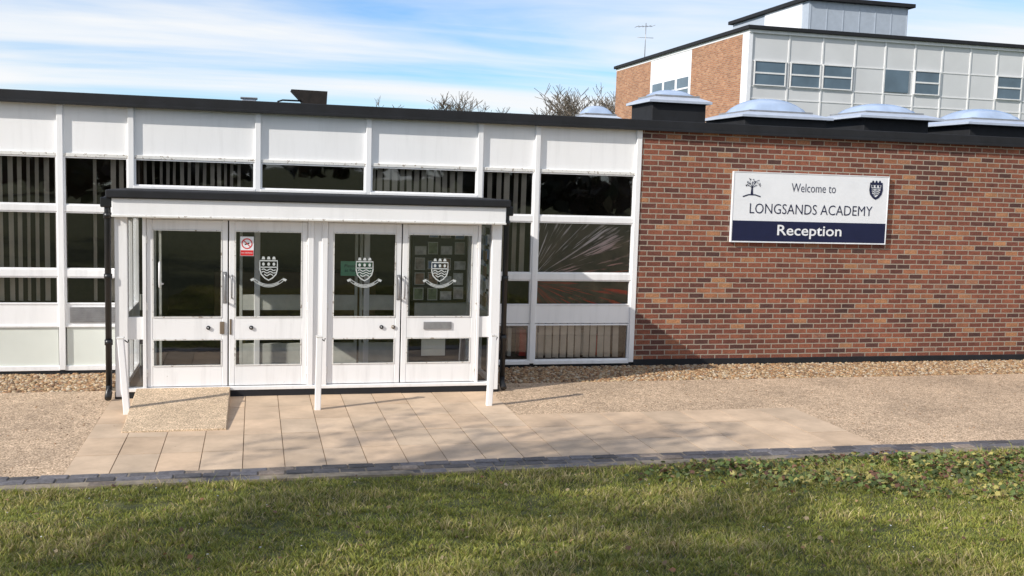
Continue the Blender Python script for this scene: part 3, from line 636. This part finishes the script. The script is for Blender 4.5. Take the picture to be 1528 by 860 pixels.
# ------------------------------------------------------------------ GRASS
def blades(n,xf,yr,hmin,hmax):
    nc=n//22
    ty=rng.uniform(yr[0],yr[1],nc); tx=xf(ty+13.6,rng.uniform(0,1,nc)); th=rng.uniform(0.7,1.5,nc); tcol=rng.uniform(-0.22,0.22,nc)
    w=rng.integers(0,nc,n); tuft=rng.random(n)<0.62
    y=np.where(tuft,ty[w]+rng.normal(0,0.022,n),rng.uniform(yr[0],yr[1],n)); y=np.minimum(y,-5.055)
    x=np.where(tuft,tx[w]+rng.normal(0,0.022,n),xf(y+13.6,rng.uniform(0,1,n))); z=lawn_z(x,y)-0.004
    patch=(np.sin(x*2.1+1.3*np.sin(y*1.7))*np.sin(y*2.9+x*0.6)+np.sin(x*7.3+y*3)*np.sin(y*8.1-x*2)*0.6+1)/2
    h=rng.uniform(hmin,hmax,n)*(0.6+0.7*patch)*np.where(tuft,th[w],0.75)*np.where(rng.random(n)<0.02,1.7,1); wd=rng.uniform(0.0024,0.0048,n)
    a=rng.uniform(0,2*math.pi,n)
    b_=np.where(tuft,np.arctan2(y-ty[w],x-tx[w])+rng.normal(0,.5,n),rng.uniform(0,2*math.pi,n)); ln=rng.uniform(0.3,1.3,n)*h
    dx,dy=np.cos(a)*wd,np.sin(a)*wd; lx,ly=np.cos(b_)*ln,np.sin(b_)*ln
    P=np.stack([np.stack([x-dx,y-dy,z],1),np.stack([x+dx,y+dy,z],1),np.stack([x+dx*.7+lx*.35,y+dy*.7+ly*.35,z+h*.6],1),np.stack([x-dx*.7+lx*.35,y-dy*.7+ly*.35,z+h*.6],1),np.stack([x+lx+dx*.1,y+ly+dy*.1,z+h],1),np.stack([x+lx-dx*.1,y+ly-dy*.1,z+h],1)],1)
    V=P.reshape(-1,3); k=6*np.arange(n)[:,None]
    F=np.concatenate([k+np.array([[0,1,2,3]]),k+np.array([[3,2,4,5]])],0)
    g=np.array([(0.27,0.30,0.055),(0.36,0.36,0.070),(0.20,0.235,0.045),(0.46,0.40,0.12),(0.58,0.47,0.24)])
    pr=rng.uniform(0,1,n)+0.4*(patch-0.5)+np.where(tuft,tcol[w],0); ci=np.digitize(pr,[0.32,0.57,0.70,0.87]); 
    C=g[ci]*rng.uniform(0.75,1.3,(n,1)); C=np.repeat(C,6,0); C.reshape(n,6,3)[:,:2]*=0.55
    return V,F,C
V,F,C=blades(220000,lambda t,u:t*(-0.28+1.24*u),(-9.5,-5.06),0.016,0.046)
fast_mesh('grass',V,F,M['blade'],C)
def leaves(nm,n,xr,yr,smin,smax,pal,hmax,mask=None,flat=0.5):
    x=rng.uniform(*xr,n); y=rng.uniform(*yr,n)
    if mask is not None:
        k=mask(x,y); x=x[k]; y=y[k]; n=len(x)
    z=lawn_z(x,y)+rng.uniform(0.005,hmax,n)
    nr=np.stack([rng.normal(0,flat,n),rng.normal(0,flat,n),np.ones(n)],1); nr/=np.linalg.norm(nr,axis=1)[:,None]
    t1=np.cross(nr,rng.normal(size=(n,3))); t1/=np.linalg.norm(t1,axis=1)[:,None]; t2=np.cross(nr,t1)
    s=rng.uniform(smin,smax,n)[:,None]; c0=np.stack([x,y,z],1)
    sh=[(1.0,0),(0.45,0.42),(0.1,0.85),(-0.35,0.5),(-0.75,0.35),(-0.6,0),(-0.75,-0.35),(-0.35,-0.5),(0.1,-0.85),(0.45,-0.42)]
    V=np.stack([c0+t1*a*s+t2*b_*s for a,b_ in sh],1)
    V[:,[0,2,8]]-=nr[:,None]*s[:,None]*0.2
    V=V.reshape(-1,3); F=np.arange(10*n).reshape(-1,10)
    pal=np.array(pal); C=pal[rng.integers(0,len(pal),n)]*rng.uniform(0.6,1.35,(n,1)); C=np.repeat(C,10,0)
    return fast_mesh(nm,V,F,M['leaf'],C)
def msk(x,y):
    cl=(np.sin(x*3.1+y*2)+np.sin(y*6.3-x*1.9)+np.sin(x*7.7)*0.5)
    dens=np.clip((x-3.0)/1.3,0,1)*np.clip(0.68+0.38*cl,0.10,1)
    yb=-5.14-0.10*np.sin(x*3); ye=-6.35-0.35*np.sin(x*1.3)-0.14*(x-3)
    return (rng.uniform(0,1,len(x))<dens)&(y<yb)&(y>ye+rng.normal(0,0.18,len(x)))
leaves('ivy_ground_cover',24000,(3.0,10),(-8.0,-5.1),0.016,0.033,[(0.12,0.17,0.04),(0.15,0.21,0.05),(0.08,0.11,0.03),(0.46,0.40,0.12),(0.20,0.10,0.06),(0.20,0.23,0.08)],0.075,msk,0.65)
leaves('fallen_leaves',700,(-2.5,9),(-9.2,-5.1),0.012,0.026,[(0.30,0.14,0.07),(0.38,0.24,0.12),(0.15,0.08,0.045),(0.45,0.34,0.20)],0.045)
leaves('daisies',150,(-2.5,9),(-9.2,-5.1),0.006,0.011,[(0.75,0.75,0.72)],0.05,flat=0.2)
# ------------------------------------------------------------------ CAMERA
f,yaw,pit,rol=1525.6,math.radians(14.232),math.radians(5.689),0.0299
d=Vector((math.sin(yaw)*math.cos(pit),math.cos(yaw)*math.cos(pit),-math.sin(pit)))
r0=Vector((math.cos(yaw),-math.sin(yaw),0)); u0=r0.cross(d)
r=r0*math.cos(rol)+u0*math.sin(rol); u=-r0*math.sin(rol)+u0*math.cos(rol)
cam=bpy.data.cameras.new('camera'); co=bpy.data.objects.new('camera',cam); COL.objects.link(co)
co.matrix_world=Matrix(((r.x,u.x,-d.x,0),(r.y,u.y,-d.y,-13.602),(r.z,u.z,-d.z,2.5),(0,0,0,1)))
cam.sensor_width=36; cam.lens=36*f/1528; cam.clip_end=8000; S.camera=co
# ------------------------------------------------------------------ LIGHT
hz=Vector((0.92,0.39)).normalized(); el=math.radians(31.5)
sd=Vector((hz.x*math.cos(el),hz.y*math.cos(el),-math.sin(el)))
sl=bpy.data.lights.new('sun','SUN'); sl.energy=5.0; sl.angle=math.radians(0.5); sl.color=(1,0.94,0.85)
so=bpy.data.objects.new('sun',sl); COL.objects.link(so); so.rotation_euler=sd.to_track_quat('-Z','Y').to_euler()
W=bpy.data.worlds.new('World'); S.world=W; W.use_nodes=True; nt=W.node_tree; nt.nodes.clear()
out=N(nt,'ShaderNodeOutputWorld'); bg=N(nt,'ShaderNodeBackground'); bg.inputs[1].default_value=0.14; nt.links.new(bg.outputs[0],out.inputs[0])
sky=N(nt,'ShaderNodeTexSky'); sky.sky_type='NISHITA'; sky.sun_disc=False; sky.sun_elevation=el; sky.sun_rotation=math.atan2(-sd.x,-sd.y)
sky.air_density=1.0; sky.dust_density=0.1; sky.ozone_density=4.0
tc=N(nt,'ShaderNodeTexCoord'); sp=N(nt,'ShaderNodeSeparateXYZ'); nt.links.new(tc.outputs['Generated'],sp.inputs[0])
az=N(nt,'ShaderNodeMath',operation='ADD'); nt.links.new(sp.outputs[2],az.inputs[0]); az.inputs[1].default_value=0.10
mz=N(nt,'ShaderNodeMath',operation='MAXIMUM'); nt.links.new(az.outputs[0],mz.inputs[0]); mz.inputs[1].default_value=0.02
dv=N(nt,'ShaderNodeVectorMath',operation='DIVIDE'); nt.links.new(tc.outputs['Generated'],dv.inputs[0])
cb=N(nt,'ShaderNodeCombineXYZ'); 
for i in range(2): nt.links.new(mz.outputs[0],cb.inputs[i])
cb.inputs[2].default_value=1; nt.links.new(cb.outputs[0],dv.inputs[1])
def cloud(scale,rot,loc,ns,det,lo,hi,mx):
    mp=N(nt,'ShaderNodeMapping'); nt.links.new(dv.outputs[0],mp.inputs[0]); mp.inputs['Scale'].default_value=scale; mp.inputs['Rotation'].default_value=(0,0,math.radians(rot)); mp.inputs['Location'].default_value=loc
    n1=N(nt,'ShaderNodeTexNoise'); n1.inputs['Scale'].default_value=ns; n1.inputs['Detail'].default_value=det; n1.inputs['Roughness'].default_value=0.52; n1.inputs['Distortion'].default_value=0.4; nt.links.new(mp.outputs[0],n1.inputs['Vector'])
    return ramp(nt,n1.outputs['Fac'],[(lo,0.0),(hi,mx)])
c1=cloud((0.35,0.95,0.2),32,(1.3,0.4,0),0.8,8,0.41,0.60,0.95)
c2=cloud((0.25,2.0,0.2),48,(0.3,2.4,0),0.8,8,0.52,0.68,0.6)
tint=mixc(nt,1.0,sky.outputs[0],(0.88,1.04,1.22),'MULTIPLY')
c=mixc(nt,c1,tint,(6.7,6.85,7.0)); c=mixc(nt,c2,c,(6.9,7.0,7.1)); nt.links.new(c,bg.inputs[0])
S.view_settings.view_transform='Standard'; S.view_settings.look='None'; S.view_settings.exposure=0
